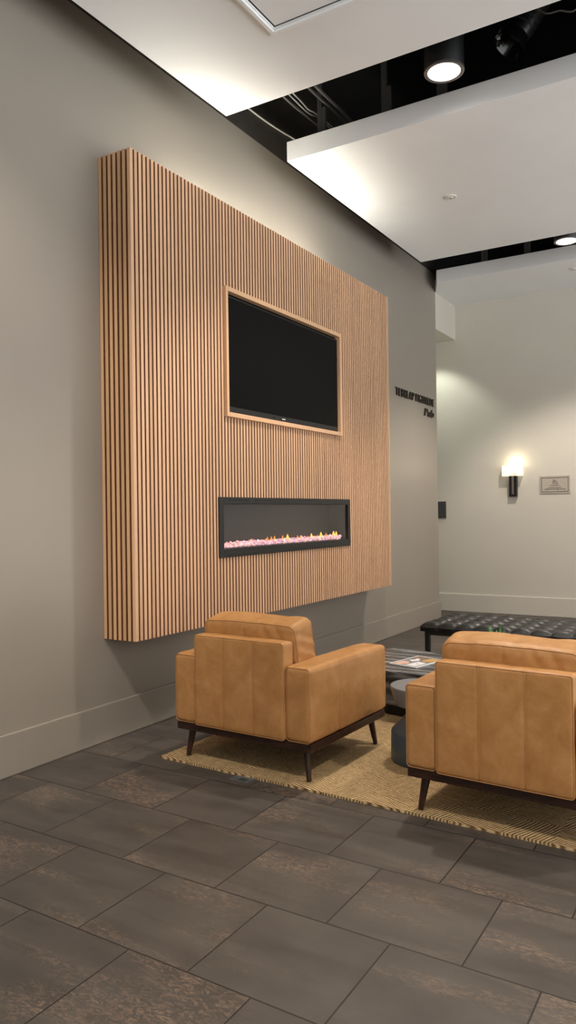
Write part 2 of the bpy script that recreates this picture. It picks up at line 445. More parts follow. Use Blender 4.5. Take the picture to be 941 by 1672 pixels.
# ------------------------------------------------------------------ television
ty0, ty1, tz0, tz1 = TVF[0] + .036, TVF[1] - .046, TVF[2] + .040, TVF[3] - .058
tv = thing('television', 'black flat television recessed in the framed niche of the slatted panel', 'television', (PX - .022, (ty0 + ty1) / 2, tz0))
hw = (ty1 - ty0) / 2; hh = tz1 - tz0
MB().box(-.035, .030, -hw, hw, 0, hh).build('casing', 'black_metal', tv, bevel=.004)
MB().box(.030, .0312, -hw + .012, hw - .012, .040, hh - .012).build('screen', 'screen', tv)
lg = MB()
for i, (a, b_) in enumerate(((0, .009), (.012, .020), (.023, .031), (.034, .042), (.045, .050))):
    lg.box(.0302, .0312, -.12 + a, -.12 + b_, .013, .023)
lg.build('logo', 'white_plastic', tv)
MB().lathe([(.006, 0), (.006, .002)], 12, Matrix.Translation((.030, -.25, .02)) @ Matrix.Rotation(PI / 2, 4, 'Y')).build('sensor', 'black_gloss', tv)
for z in (.66, .76): MB().box(-.02, .026, hw + .001, hw + .012, z, z + .035).build('wall_bracket', 'steel', tv)

# ------------------------------------------------------------------ fireplace
fy0, fy1, fz0, fz1 = FP
fp = thing('electric_fireplace', 'long black electric fireplace with glowing pink crystals set low in the slatted panel', 'fireplace', (PX, fy0, fz0))
W_, Hh = fy1 - fy0, fz1 - fz0
f = MB(); t1, tb, tt = .055, .064, .052
f.box(-.03, .012, 0, t1, 0, Hh).box(-.03, .012, W_ - t1 * .9, W_, 0, Hh).box(-.03, .012, t1, W_ - t1 * .9, 0, tb).box(-.03, .012, t1, W_ - t1 * .9, Hh - tt, Hh)
f.build('surround', 'black_metal', fp, bevel=.003)
v = MB()
for a, b_ in ((.12, .38), (.46, .98), (1.03, 1.62), (1.66, 1.98)):
    v.box(.0125, .0132, a, b_, Hh - .022, Hh - .016)
for a, b_ in ((.08, .40), (.42, 2.04)): v.box(.0125, .0132, a, b_, .014, .018)
v.build('vent_slot', 'black_gloss', fp)
bx = MB(); D = .215
bx.box(-D, -D + .006, .02, W_ - .02, .03, Hh - .03)
bx.box(-D, -.03, .02, .03, .03, Hh - .03).box(-D, -.03, W_ - .03, W_ - .02, .03, Hh - .03)
bx.box(-D, -.03, .02, W_ - .02, .03, tb - .008).box(-D, -.03, .02, W_ - .02, Hh - .04, Hh - .03)
bx.build('firebox', 'firebox', fp)
# crystal bed: hundreds of small shards in a tray
cb = MB(); rnd_ = random.Random(3)
ys, ye = .06, W_ - .075
cb.cur = 1; cb.box(-.14, -.035, ys, ye, tb - .008, tb + .004); cb.cur = 0
for i in range(900):
    y = rnd_.uniform(ys + .01, ye - .01); x = rnd_.uniform(-.125, -.036)
    r = rnd_.uniform(.011, .022); z = tb + .010 + rnd_.uniform(0, .020) + .016 * max(0, noise.noise(Vector((y * 9, 0, 3)))) 
    n = len(cb.v); mt = Matrix.Rotation(rnd_.uniform(0, 6), 3, 'Z') @ Matrix.Rotation(rnd_.uniform(0, 6), 3, 'X')
    for p in ((1, 0, 0), (-1, 0, 0), (0, .8, 0), (0, -.8, 0), (0, 0, 1.1), (0, 0, -1.1)): cb.v.append(mt @ (Vector(p) * r) + Vector((x, y, z)))
    for q in ((0, 2, 4), (2, 1, 4), (1, 3, 4), (3, 0, 4), (2, 0, 5), (1, 2, 5), (3, 1, 5), (0, 3, 5)): cb.face([n + a for a in q])
o = cb.build('crystal_bed', ['crystal', 'firebox'], fp); tag(o, 'glowing pale pink crystal bed', kind='stuff')
# small flames (pixel columns of the photograph turned into places along the bed)
flames = [(.13, .052, 1), (.20, .020, 0), (.50, .030, 0), (.76, .045, 0), (.82, .046, 0), (.87, .05, 0), (1.00, .050, 0), (1.08, .058, 1), (1.25, .04, 0), (1.30, .035, 0), (1.50, .052, 1), (1.62, .034, 0), (1.68, .060, 1), (1.78, .046, 0), (1.93, .062, 1), (1.985, .058, 1)]
for y, h, core in flames:
    h *= .85
    fm = MB(); m4 = Matrix.Translation((-.06, y * .985 - .0, tb + .030))
    prof = [(.001, 0), (.20 * h, .12 * h), (.25 * h, .32 * h), (.17 * h, .62 * h), (.07 * h, .86 * h), (.001, h)]
    fm.lathe(prof, 10, m4).build('flame', 'flame_core' if core else 'flame', fp, smooth=180)
MB().box(-.008, -.004, t1 + .0005, W_ - t1 * .9 - .0005, tb + .0005, Hh - tt - .0005).build('glass_pane', 'fire_glass', fp)

# ------------------------------------------------------------------ armchairs
def groove(x, c, w=.006): return math.exp(-((x - c) / w) ** 2)
def wr(p, s, a): return noise.noise(Vector((p.x * s, p.y * s, p.z * s + 4.1))) * a
def make_armchair():
    root = thing('armchair', '', 'armchair')
    # arms
    for sg in (-1, 1):
        hx, hy, hz = .080, .443, .200; cz = .411
        def disp(p, n, sg=sg):
            q = p.copy()
            fy = max(0, 1 - (p.y / hy) ** 2); fz = max(0, 1 - (p.z / hz) ** 2)
            if abs(n.x) > .5:
                q.x += math.copysign(.008 * math.sqrt(fy * fz + 1e-6), n.x)
                if n.x * sg > .5:
                    for c in (-.14, .15): q.x -= sg * .0045 * groove(p.y, c, .007)
            if n.z > .5: q.z += .007 * math.sqrt(fy + 1e-6) - .006 * max(0, (p.y - .30) / .14) ** 2 * 1.0 + wr(p, 9, .002)
            if n.y > .5: q.y += .010 * math.sqrt(fz + 1e-6)
            if n.y < -.5: q.y -= .004 * math.sqrt(fz + 1e-6); q.x += wr(p, 40, .0012)
            # pull creases near the rear top corner of the arm
            if n.y < -.3 and p.z > .02: q.y += .003 * math.sin(70 * (p.z * .8 - p.x * sg)) * max(0, (p.x * sg) / hx) * max(0, p.z / hz)
            q += n * wr(p, 14, .0022)
            return q
        a = softbox(hx, hy, hz, .026, (10, 60, 16), 5, disp, (sg * .393, 0, cz)).build('arm', 'tan_leather', root, smooth=180)
        yb = -hy + .005
        MB().tube([(sg * .393 + u_, yb - .001, v_) for u_, v_ in rrect(-hx + .005, hx - .005, cz - hz + .004, cz + hz - .004, .018)], .0022, 6, True).build('piping', 'piping', a, smooth=180)
        MB().tube([(sg * .393 + u_, hy - .004, v_) for u_, v_ in rrect(-hx + .005, hx - .005, cz - hz + .004, cz + hz - .008, .02)], .0022, 6, True).build('piping', 'piping', a, smooth=180)
    # back panel between the arms
    hx, hy, hz = .3135, .052, .262
    def dback(p, n):
        q = p.copy(); fx = max(0, 1 - (p.x / hx) ** 2); fz = max(0, 1 - (p.z / hz) ** 2)
        if n.y < -.5:
            loc = abs(math.sin(PI * (p.x + .3135) / .209))
            q.y -= .006 * math.sqrt(fz + 1e-6) * loc ** .5
            for c in (-.1045, .1045): q.y += .004 * groove(p.x, c, .006)
        if n.z > .5: q.z += .004 * math.sqrt(fx + 1e-6)
        q += n * wr(p, 11, .0022)
        return q
    bkp = softbox(hx, hy, hz, .016, (66, 4, 24), 4, dback, (0, -.402, .472)).build('backrest', 'tan_leather', root, smooth=180)
    MB().tube([(u_, -.4515, v_) for u_, v_ in rrect(-hx + .004, hx - .004, .213, .731, .012)], .0022, 6, True).build('piping', 'piping', bkp, smooth=180)
    for c in (-.1045, .1045):
        MB().tube([(c + .003, -.4525 + .001 * math.sin(6 * z_), .215 + .516 * z_ / 12) for z_ in range(13)], .0018, 5).build('seam', 'piping', bkp, smooth=180)
    # seat platform and cushion
    MB().box(-.322, .322, -.35, .42, .205, .30).build('seat_platform', 'tan_leather', root, bevel=.012)
    def dseat(p, n):
        q = p.copy(); fx = max(0, 1 - (p.x / .318) ** 2); fy = max(0, 1 - (p.y / .38) ** 2)
        if n.z > .5: q.z += .018 * math.sqrt(fx * fy + 1e-6)
        q += n * wr(p, 9, .004); return q
    softbox(.318, .385, .075, .03, (16, 20, 6), 4, dseat, (0, .068, .376)).build('seat_cushion', 'tan_leather', root, smooth=180)
    # loose back cushion, leaning on the back panel
    hx, hy, hz = .318, .086, .206; tilt = .17
    C_ = Vector((0, -.236, .629))
    def dcush(p, n):
        q = p.copy(); fx = max(0, 1 - (p.x / hx) ** 2); fz = max(0, 1 - (p.z / hz) ** 2)
        if abs(n.y) > .5:
            q.y += math.copysign(.030 * (fx * fz) ** .5, n.y)
            if n.y < -.5:
                q.y += .006 * groove(p.x, -.02, .007)
                m = max(0, (p.x - .02) / .3) * max(0, (p.z + .05) / .25)
                q.y += .006 * (abs(math.sin(44 * p.x + 14 * p.z + 2 * noise.noise(p * 7))) ** 2.5 - .3) * min(1, 2.2 * m) * max(0, 1 - (p.x / hx) ** 4)
        if n.z > .5: q.z += .006 * math.sqrt(fx + 1e-6) + wr(p, 6, .004)
        if abs(n.x) > .5:
            q.x += math.copysign(.014 * math.sqrt(fz + 1e-6), n.x)
            q.x += .0025 * math.sin(90 * p.z + 50 * p.y + 2 * noise.noise(p * 9)) * fz
        q += n * (wr(p, 8, .006) + wr(p, 22, .0022))
        # softly dropped corners
        q.z -= .007 * abs(p.x / hx) ** 6 * max(0, p.z / hz)
        return q
    cs = softbox(hx, hy, hz, .034, (60, 12, 34), 5, dcush, C_, tilt).build('back_cushion', 'tan_leather', root, smooth=180)
    R = Matrix.Rotation(tilt, 3, 'X'); rr_ = .034; q_ = .7071 * rr_
    for sy in (-1, 1):
        ring_ = []
        cs_ = ((hx - rr_, hz - rr_, 0), (-hx + rr_, hz - rr_, 90), (-hx + rr_, -hz + rr_, 180), (hx - rr_, -hz + rr_, 270))
        for ci, (cx, cz, a0) in enumerate(cs_):
            for i in range(7):
                a_ = math.radians(a0 + 15 * i); ring_.append((cx + q_ * math.cos(a_), cz + q_ * math.sin(a_), math.cos(a_), math.sin(a_)))
            nx_, nz_, na = cs_[(ci + 1) % 4]; a_ = math.radians(a0 + 90)
            for i in range(1, 22):
                f_ = i / 22; ring_.append((cx + (nx_ - cx) * f_ + q_ * math.cos(a_), cz + (nz_ - cz) * f_ + q_ * math.sin(a_), math.cos(a_), math.sin(a_)))
        path = []
        for u_, v_, nu, nv in ring_:
            n_ = Vector((.7071 * nu, sy * .7071, .7071 * nv)); p_ = Vector((u_, sy * (hy - rr_ + q_), v_))
            path.append(R @ (dcush(p_, n_) + n_ * .0012) + C_)
        MB().tube(path, .0034, 6, True).build('piping', 'piping', cs, smooth=180)
    # timber rail and legs
    rl = MB(); a, b_, z0_, z1_ = .468, .432, .165, .210
    rl.box(-a, a, -b_, -b_ + .05, z0_, z1_).box(-a, a, b_ - .05, b_, z0_, z1_).box(-a, -a + .05, -b_ + .05, b_ - .05, z0_, z1_).box(a - .05, a, -b_ + .05, b_ - .05, z0_, z1_)
    rl.box(-a + .05, a - .05, -b_ + .05, b_ - .05, z0_ + .012, z1_)
    rl.build('base_rail', 'walnut', root, bevel=.003)
    for sx in (-1, 1):
        for sy in (-1, 1):
            tx, ty = sx * (.468 - .07), sy * (.432 - .066); ex, ey = sx * .026, sy * .02
            lm = MB(); prof = []
            pts = [(tx + ex * k_, ty + ey * k_, .174 * (1 - k_)) for k_ in (0, .3, .6, .9, .99, 1)]
            lm.tube(pts, [.0225, .020, .0172, .0142, .0135, .012], 14)
            lm.build('leg', 'walnut', root, smooth=50)
    return root
RUGZ = .014
c1 = make_armchair()
def place(o, rl_x, rl_y, rz, label):
    # rl = rear-left corner of the rail on the ground
    off = Matrix.Rotation(rz, 3, 'Z') @ Vector((.468, .432, 0))
    o.location = (rl_x + off.x, rl_y + off.y, RUGZ + .003); o.rotation_euler = (0, 0, rz); o['label'] = label; o['group'] = 'tan leather armchairs on the rug'
place(c1, .640, 3.508, math.radians(-2.6), 'tan leather armchair nearest the slatted wall, standing on the rug corner')
c2 = copy_tree(c1)
place(c2, 2.143, 3.400, math.radians(-4.0), 'tan leather armchair farther from the slatted wall, with the black bench behind it')

# ------------------------------------------------------------------ rug
rg = MB(); rx0, rx1, ry0, ry1 = 0, 3.3, 0, 2.35; N = 110
def wob(i, s): return .006 * noise.noise(Vector((i * .9, s, 0))) + .004 * noise.noise(Vector((i * 3.1, s, 5)))
rim = []
for i in range(N): rim.append((rx0 + (rx1 - rx0) * i / N, ry0 + wob(i, 1)))
for i in range(N): rim.append((rx1 + wob(i, 2), ry0 + (ry1 - ry0) * i / N))
for i in range(N): rim.append((rx1 - (rx1 - rx0) * i / N, ry1 + wob(i, 3)))
for i in range(N): rim.append((rx0 + wob(i, 4), ry1 - (ry1 - ry0) * i / N))
rg.prism(rim, 0.0, RUGZ - .001)
o = rg.build('rug', 'jute', None, (.545, 3.462, .0005), (0, 0, math.radians(-2.4)))
tag(o, 'natural jute woven rug under both armchairs', 'rug')

# ------------------------------------------------------------------ coffee table
ct = thing('coffee_table', 'faceted grey veined marble coffee table on a black plinth between the chairs', 'coffee table', (1.65, 5.17, RUGZ))
poly = [(1.12, 5.62), (1.40, 5.61), (1.72, 5.42), (2.28, 5.46), (2.42, 5.22), (2.30, 4.84), (1.69, 4.755), (1.25, 4.83), (1.03, 5.06), (1.01, 5.42)]
poly = [(x - 1.65, y - 5.17) for x, y in poly]
zt = .36 - RUGZ
mb = MB(); mb.prism(poly, zt - .075, zt, .985)
mb.build('table_top', 'marble', ct, bevel=.006, seg=3)
MB().prism([(x * .985, y * .985) for x, y in poly], .088, zt - .075, .70 / .985 + .13).build('table_body', 'marble', ct, bevel=.004)
MB().prism([(x * .74, y * .60) for x, y in poly], 0, .088).build('plinth', 'black_matte', ct, bevel=.003)

# magazine
mg = thing('magazine', 'open-faced glossy magazine with a white edged cover on the marble table', 'magazine', (1.505, 5.15, .3605), math.radians(-14))
w_, h_ = .118, .178
MB().box(-w_, w_, -h_, h_, 0, .007).build('pages', 'paper', mg, bevel=.001)
cv = MB()
def patch(pts, z, m):
    cv.cur = m; n = len(cv.v); k = len(pts)
    for zz in (z, z + .0004):
        for x, y in pts: cv.v.append(Vector((x, y, zz)))
    cv.face([n + i for i in range(k)][::-1]); cv.face([n + k + i for i in range(k)])
    for i in range(k): j = (i + 1) % k; cv.face([n + i, n + j, n + k + j, n + k + i])
patch([(-w_, -h_), (w_, -h_), (w_, h_), (-w_, h_)], .0071, 0)
patch([(-w_ + .012, -h_ + .015), (w_ - .012, -h_ + .015), (w_ - .012, h_ - .01), (-w_ + .012, h_ - .01)], .0076, 3)
patch([(-.10, .06), (.0, .05), (.02, .165), (-.10, .165)], .0081, 1)
patch([(.02, .03), (.06, .0), (.10, .03), (.102, .11), (.07, .15), (.03, .14), (.015, .08)], .0086, 2)
patch([(-.10, -.15), (-.03, -.16), (.0, -.10), (-.03, -.05), (-.085, -.04)], .0081, 4)
patch([(-.07, .0), (-.02, -.03), (.0, .02), (-.02, .07), (-.06, .09), (-.05, .04)], .0086, 0)
patch([(.01, -.15), (.09, -.155), (.095, -.02), (.02, -.01)], .0081, 0)
patch([(.05, -.085), (.062, -.088), (.064, -.072), (.053, -.07)], .0086, 5)
cv.build('cover', ['paper', 'print_brown', 'print_tan', 'print_grey', 'print_blush', 'print_dark'], mg)

# plant on the table, mostly hidden by the nearer chair
pl = thing('potted_plant', 'small green leafy plant peeking over the armchair in front of the bench', 'plant', (2.06, 5.2, .36))
MB().lathe([(.05, 0), (.062, .01), (.07, .11), (.064, .112), (.060, .10), (.001, .098)], 28).build('pot', 'pot', pl, smooth=40)
lf = MB(); rr = random.Random(5)
for i in range(16):
    a = rr.uniform(0, 6.28); lean = rr.uniform(.05, .55) if i > 4 else rr.uniform(0, .15); ln = rr.uniform(.15, .20) if i > 4 else rr.uniform(.19, .215)
    base = Vector((.02 * math.cos(a), .02 * math.sin(a), .09)); d = Vector((math.cos(a) * lean, math.sin(a) * lean, 1)).normalized(); sd = d.orthogonal().normalized()
    if abs(sd.z) > .6: sd = d.cross(sd)
    n = len(lf.v); K = 6
    nn = d.cross(sd)
    for k in range(K + 1):
        s_ = k / K; wd = .014 * math.sin(PI * min(.98, s_ * .9 + .08)); p = base + d * (ln * s_) + Vector((math.cos(a), math.sin(a), -.6)) * (.03 * s_ * s_ * lean)
        lf.v += [p - sd * wd + nn * .003, p + nn * 0, p + sd * wd + nn * .003]
    for k in range(K):
        for c_ in (0, 1): lf.face([n + k * 3 + c_, n + k * 3 + c_ + 1, n + k * 3 + c_ + 4, n + k * 3 + c_ + 3])
lf.build('leaves', 'leaf', pl, smooth=180, fix=False)
MB().lathe([(.001, .085), (.060, .0855)], 24, caps=False).build('soil', 'soil', pl)

# drum side table
dt = thing('side_table', 'dark blue-grey hourglass drum side table between the two armchairs', 'side table', (1.932, 4.14, RUGZ))
MB().lathe([(.150, 0), (.178, .004), (.182, .012), (.178, .170), (.174, .177), (.090, .264), (.085, .285), (.090, .30), (.145, .325)], 48).build('base', 'drum_paint', dt, smooth=35)
MB().lathe([(.140, .320), (.152, .324), (.180, .415), (.180, .428), (.177, .432), (.001, .432)], 48).build('table_top', 'drum_top_lit', dt, smooth=35)

# ------------------------------------------------------------------ black tufted bench
bx0, bx1, by0, by1 = 0, 1.98, 0, .84
bn = thing('bench', 'long black leather tufted bench in front of the pale back wall', 'bench', (1.005, 6.50, 0), math.radians(-1.6))
nx, ny = 12, 5; cu, cvn = 1.98 / nx, .84 / ny
top = MB(); NX, NY = nx * 12, ny * 12
def tuft(x, y):
    a = abs(math.sin(PI * x / cu)); b_ = abs(math.sin(PI * y / cvn))
    seam = min(a, 1) ** .6 * min(b_, 1) ** .6
    da = (x / cu) % 1; db = (y / cvn) % 1
    bx_ = min(da, 1 - da) * cu; by_ = min(db, 1 - db) * cvn
    edge = (y < cvn * .3 or y > .84 - cvn * .3)
    dimple = 0 if (y < .02 or y > .82 or x < .02 or x > 1.96) else .012 * math.exp(-(bx_ * bx_ + by_ * by_) / .0012)
    return .022 * seam - dimple + .003 * noise.noise(Vector((x * 14, y * 14, 1)))
Z0b, Z1b = .362, .446
idx = {}
def tv_(i, j, z, ex=0):
    x = 1.98 * i / NX; y = .84 * j / NY
    k = (i, j, z)
    if k not in idx:
        idx[k] = len(top.v)
        ox = oy = 0.0
        if z == 'top':
            zz = Z1b - .022 + tuft(x, y)
            m = min(x, 1.98 - x, y, .84 - y)
            zz -= .018 * max(0, 1 - m / .03) ** 2
        elif z == 'mid':
            zz = (Z0b + Z1b) / 2 - .004
            if j == 0: oy = -.012 * abs(math.sin(PI * x / cu)) ** .4
            if j == NY: oy = .012
            if i == 0: ox = -.012 * abs(math.sin(PI * y / cvn)) ** .4
            if i == NX: ox = .012
        else: zz = Z0b
        top.v.append(Vector((x + ox, y + oy, zz)))
    return idx[k]
for i in range(NX):
    for j in range(NY): top.face([tv_(i, j, 'top'), tv_(i + 1, j, 'top'), tv_(i + 1, j + 1, 'top'), tv_(i, j + 1, 'top')])
for a_, b_ in (('mid', 'top'), ('bot', 'mid')):
    for i in range(NX):
        for j in (0, NY): top.face([tv_(i, j, a_), tv_(i + 1, j, a_), tv_(i + 1, j, b_), tv_(i, j, b_)])
    for j in range(NY):
        for i in (0, NX): top.face([tv_(i, j, a_), tv_(i, j + 1, a_), tv_(i, j + 1, b_), tv_(i, j, b_)])
top.face([tv_(0, 0, 'bot'), tv_(NX, 0, 'bot'), tv_(NX, NY, 'bot'), tv_(0, NY, 'bot')])
cu_o = top.build('cushion', 'black_leather', bn, smooth=60)
bt = MB().lathe([(.010, 0), (.009, .004), (.001, .006)], 8).build('button', 'black_leather', cu_o, smooth=60)
for i in range(1, nx):
    for j in range(1, ny):
        q = bt if (i, j) == (1, 1) else bt.copy()
        if q is not bt: COL.objects.link(q)
        q.location = (i * cu, j * cvn, Z1b - .037)
fr = MB(); z0, z1 = .328, .3615
fr.box(.03, 1.95, .03, .065, z0, z1).box(.03, 1.95, .775, .81, z0, z1).box(.03, .065, .065, .775, z0, z1).box(1.915, 1.95, .065, .775, z0, z1)
fr.build('frame', 'black_metal', bn, bevel=.002)
for x in (.03, 1.908):
    for y in (.03, .768): MB().box(x, x + .042, y, y + .042, 0, z0).build('leg', 'black_metal', bn, bevel=.002)

# ------------------------------------------------------------------ wall sign, plaque, sconce, plates
def text_mesh(body, size, extrude, sx=1.0, shear=0.0, align='LEFT', off=0.0, space=1.0):
    cu_ = bpy.data.curves.new('text', 'FONT'); cu_.body = body; cu_.size = size; cu_.extrude = extrude; cu_.shear = shear; cu_.space_character = space; cu_.align_x = align; cu_.offset = off
    ob = bpy.data.objects.new('text', cu_); COL.objects.link(ob)
    dg = bpy.context.evaluated_depsgraph_get()
    me = bpy.data.meshes.new_from_object(ob.evaluated_get(dg))
    bpy.data.objects.remove(ob); bpy.data.curves.remove(cu_)
    xs = [v_.co.x for v_ in me.vertices]
    return me, min(xs), max(xs)
def text_obj(name, body, size, width, extrude, mat, parent, loc, rot, shear=0, off=0.0, space=1.0):
    me, a, b_ = text_mesh(body, size, extrude, shear=shear, off=off, space=space)
    s = width / (b_ - a)
    for v_ in me.vertices: v_.co.x = (v_.co.x - a) * s
    me.materials.clear(); me.materials.append(M[mat])
    o = bpy.data.objects.new(name, me); COL.objects.link(o); o.parent = parent; o.location = loc; o.rotation_euler = rot
    return o
sg = thing('wall_sign', 'raised dark metal lettering on the taupe wall right of the slatted panel', 'sign', (0, 8.36, 2.83))
RW = (PI / 2, 0, PI / 2)
text_obj('name_lettering', 'TEBRLAP', .145, .575, .010, 'sign_metal', sg, (.0105, 0, 0), RW, off=-.002, space=1.15)
text_obj('name_lettering', 'FIGUALDE', .145, .640, .010, 'sign_metal', sg, (.0105, .640, 0), RW, off=-.002, space=1.15)
text_obj('lower_lettering', 'Pub', .15, .33, .010, 'sign_metal', sg, (.0105, .935, -.150), RW, shear=.18, off=-.002)

pq = thing('wall_plaque', 'small grey framed plaque with a ring logo beside the lit wall lamp', 'plaque', (1.350, YB, 1.782))
RB = (PI / 2, 0, 0); w_, h_ = .197, .120
MB().box(-w_, w_, -.012, 0, -h_, h_).build('plate', 'plaque_grey', pq, bevel=.002)
ln = MB(); a, b_, t_ = w_ - .022, h_ - .022, .006
for x0_, x1_, z0_, z1_ in ((-a, a, b_ - t_, b_), (-a, a, -b_, -b_ + t_), (-a, -a + t_, -b_, b_), (a - t_, a, -b_, b_)): ln.box(x0_, x1_, -.0155, -.0121, z0_, z1_)
ln.build('border_line', 'plaque_line', pq)
lo = MB()
ring = lambda r, cx, cz, a0, a1, k=26: [(cx + r * math.cos(math.radians(a0 + (a1 - a0) * i / k)), -.0135, cz + r * math.sin(math.radians(a0 + (a1 - a0) * i / k))) for i in range(k + 1)]
lo.tube(ring(.030, 0, .040, 105, 400), .0024, 5); lo.tube(ring(.011, -.001, .043, 0, 330), .0040, 5)
lo.tube([(-.006, -.0135, .071), (-.013, -.0135, .068)], .004, 5)
lo.tube([(.044, -.0135, .026), (.036, -.0135, .008), (.022, -.0135, -.008)], .0020, 5)
lo.tube([(-.065, -.0135, -.010), (.02, -.0135, -.010)], .0026, 5); lo.tube([(.03, -.0135, -.010), (.066, -.0135, -.010)], .0016, 5)
lo.build('ring_logo', 'plaque_line', pq)
text_obj('small_lettering', 'atermamodenailh', .022, .17, .0008, 'plaque_line', pq, (-.088, -.0125, -.044), RB)
text_obj('bold_lettering', 'SOIZI CLUP Rabn 37ows', .026, .27, .0008, 'plaque_line', pq, (-.13, -.0125, -.070), RB, off=.0006)

sc = thing('wall_sconce', 'lit wall lamp with a frosted glass shade on a black stem', 'wall lamp', (.803, YB, 1.63))
b = MB().box(-.052, .052, -.012, 0, .0, .325).box(-.052, -.022, -.062, -.012, 0, .31).box(.022, .052, -.062, -.012, 0, .31).box(-.022, .022, -.062, -.012, 0, .035)
b.build('stem', 'black_metal', sc, bevel=.002)
MB().box(-.020, .010, -.052, -.0125, .036, .372).build('centre_bar', 'steel', sc, bevel=.002)
g = MB(); x0_, x1_, y0_, y1_, z0_, z1_ = -.136, .130, -.105, -.020, .285, .431; t_ = .006
g.box(x0_, x1_, y0_, y0_ + t_, z0_, z1_).box(x0_, x1_, y1_ - t_, y1_, z0_, z1_).box(x0_, x0_ + t_, y0_ + t_, y1_ - t_, z0_, z1_).box(x1_ - t_, x1_, y0_ + t_, y1_ - t_, z0_, z1_)
g.build('glass_shade', 'frosted', sc, bevel=.0015)
MB().lathe([(.001, 0), (.022, .008), (.032, .03), (.030, .06), (.016, .085), (.001, .09)], 20, Matrix.Translation((.035, -.063, .335))).build('bulb', 'bulb', sc, smooth=180)
MB().lathe([(.014, 0), (.014, .05)], 16, Matrix.Translation((.035, -.063, .31))).build('bulb_holder', 'black_metal', sc)

sw = thing('wall_plate', 'dark grey wall plate just past the end of the taupe wall', 'wall plate', (-.27, YB, 1.464))
MB().box(-.096, .096, -.014, 0, -.121, .121).build('cover', 'switch_grey', sw, bevel=.003)
MB().box(-.078, .078, -.0175, -.0145, -.10, .10).build('inset', 'switch_grey', sw, bevel=.001)

fo = thing('floor_outlet', 'small grey metal floor outlet cover at the front edge of the rug', 'floor outlet', (1.178, 3.405, 0), math.radians(-2.5))
MB().box(-.062, .062, -.040, .036, 0, .004).build('cover', 'outlet_metal', fo, bevel=.001)
MB().box(-.012, .035, -.030, .004, .0042, .0052).build('flap', 'outlet_dark', fo)

# ------------------------------------------------------------------ ceiling fittings
def make_downlight():
    d = thing('downlight', '', 'downlight')
    MB().lathe([(.118, .012), (.125, 0), (.128, 0), (.134, .01), (.134, .50), (.02, .50), (.02, 1.16)], 40).build('housing', 'black_metal', d, smooth=40)
    MB().lathe([(.108, .010), (.110, -.004), (.122, -.008), (.135, -.004), (.136, .008)], 40, caps=False).build('trim_ring', 'steel', d, smooth=60)
    MB().lathe([(.110, .004), (.001, .004)], 40, caps=False).build('lens', 'lamp_lens', d)
    return d
LZ = 4.44
d0 = make_downlight(); d0.location = (1.822, 4.99, LZ)
d0['label'] = 'round black lit can light in the nearer ceiling slot'; d0['group'] = 'black can lights in the ceiling slots'
spots_xy = [((1.87, 8.87), 'round black lit can light in the farther ceiling slot')]
for (x, y), lb in spots_xy:
    d = copy_tree(d0); d.location = (x, y, LZ); d['label'] = lb

def disc(name, x, y, z, label):
    o = thing(name, label, 'sprinkler', (x, y, z), 0, 'round sprinkler covers in the ceiling panels')
    MB().lathe([(.056, 0), (.056, -.004), (.050, -.010), (.038, -.010), (.036, -.004), (.030, -.004), (.028, -.014), (.001, -.015)], 30).build('cover_plate', 'white_plastic', o, smooth=30)
    MB().lathe([(.010, -.010), (.008, -.018), (.001, -.019)], 14).build('deflector', 'steel', o, smooth=30)
    return o
disc('ceiling_sprinkler', 1.244, 6.794, 4.351, 'small round sprinkler cover in the middle of the large white ceiling panel')
disc('ceiling_sprinkler', 1.775, 9.77, 4.392, 'small round sprinkler cover in the ceiling panel at the pale back wall')

# access hatch
ah = thing('access_hatch', 'square moulded access hatch in the nearest white ceiling panel', 'ceiling hatch', (1.129, 3.88, 4.329))
fm = MB()
S_ = .92
def ringbox(a, b_, z0_, z1_):
    # square ring between insets a and b_ (hatch grows to +x, -y)
    fm.box(a, S_ - a, -b_, -a, z0_, z1_); fm.box(a, S_ - a, -S_ + a, -S_ + b_, z0_, z1_)
    fm.box(a, b_, -S_ + b_, -b_, z0_, z1_); fm.box(S_ - b_, S_ - a, -S_ + b_, -b_, z0_, z1_)
ringbox(0, .020, -.012, 0); ringbox(.020, .027, -.004, 0); ringbox(.027, .052, -.026, 0); ringbox(.052, .060, -.012, 0)
fm.build('frame', 'ceiling_paint', ah, bevel=.003)
MB().box(.072, S_ - .072, -S_ + .072, -.072, -.005, 0).build('door', 'ceiling_paint', ah, bevel=.002)
sh = MB(); sh.box(.060, .072, -S_ + .06, -.06, -.0008, 0).box(S_ - .072, S_ - .06, -S_ + .06, -.06, -.0008, 0).box(.072, S_ - .072, -.072, -.06, -.0008, 0).box(.072, S_ - .072, -S_ + .06, -S_ + .072, -.0008, 0)
sh.build('gap', 'black_matte', ah)

# cables, conduit, hangers and a spotlight inside the nearer slot
def cable(name, pts, r, mat, label, group=None, cat='cable'):
    P_ = [Vector(p) for p in pts]; out = []
    for i in range(len(P_) - 1):
        a, b_ = P_[max(0, i - 1)], P_[i]; c_, d_ = P_[i + 1], P_[min(len(P_) - 1, i + 2)]
        for k in range(8):
            u_ = k / 8
            out.append(.5 * ((2 * b_) + (c_ - a) * u_ + (2 * a - 5 * b_ + 4 * c_ - d_) * u_ ** 2 + (3 * b_ - a - 3 * c_ + d_) * u_ ** 3))
    out.append(P_[-1])
    o = MB().tube(out, r, 8).build(name, mat, smooth=180); tag(o, label, cat, group); return o
G = 'cables crossing the nearer ceiling slot'
zc = 4.75
cable('ceiling_cable', [(.44, 4.2, zc + .05), (.448, 5.17, zc), (.458, 5.60, zc), (.47, 6.6, zc)], .010, 'cable_dark', 'dark grey cable nearest the wall in the bundle above the slot', G)
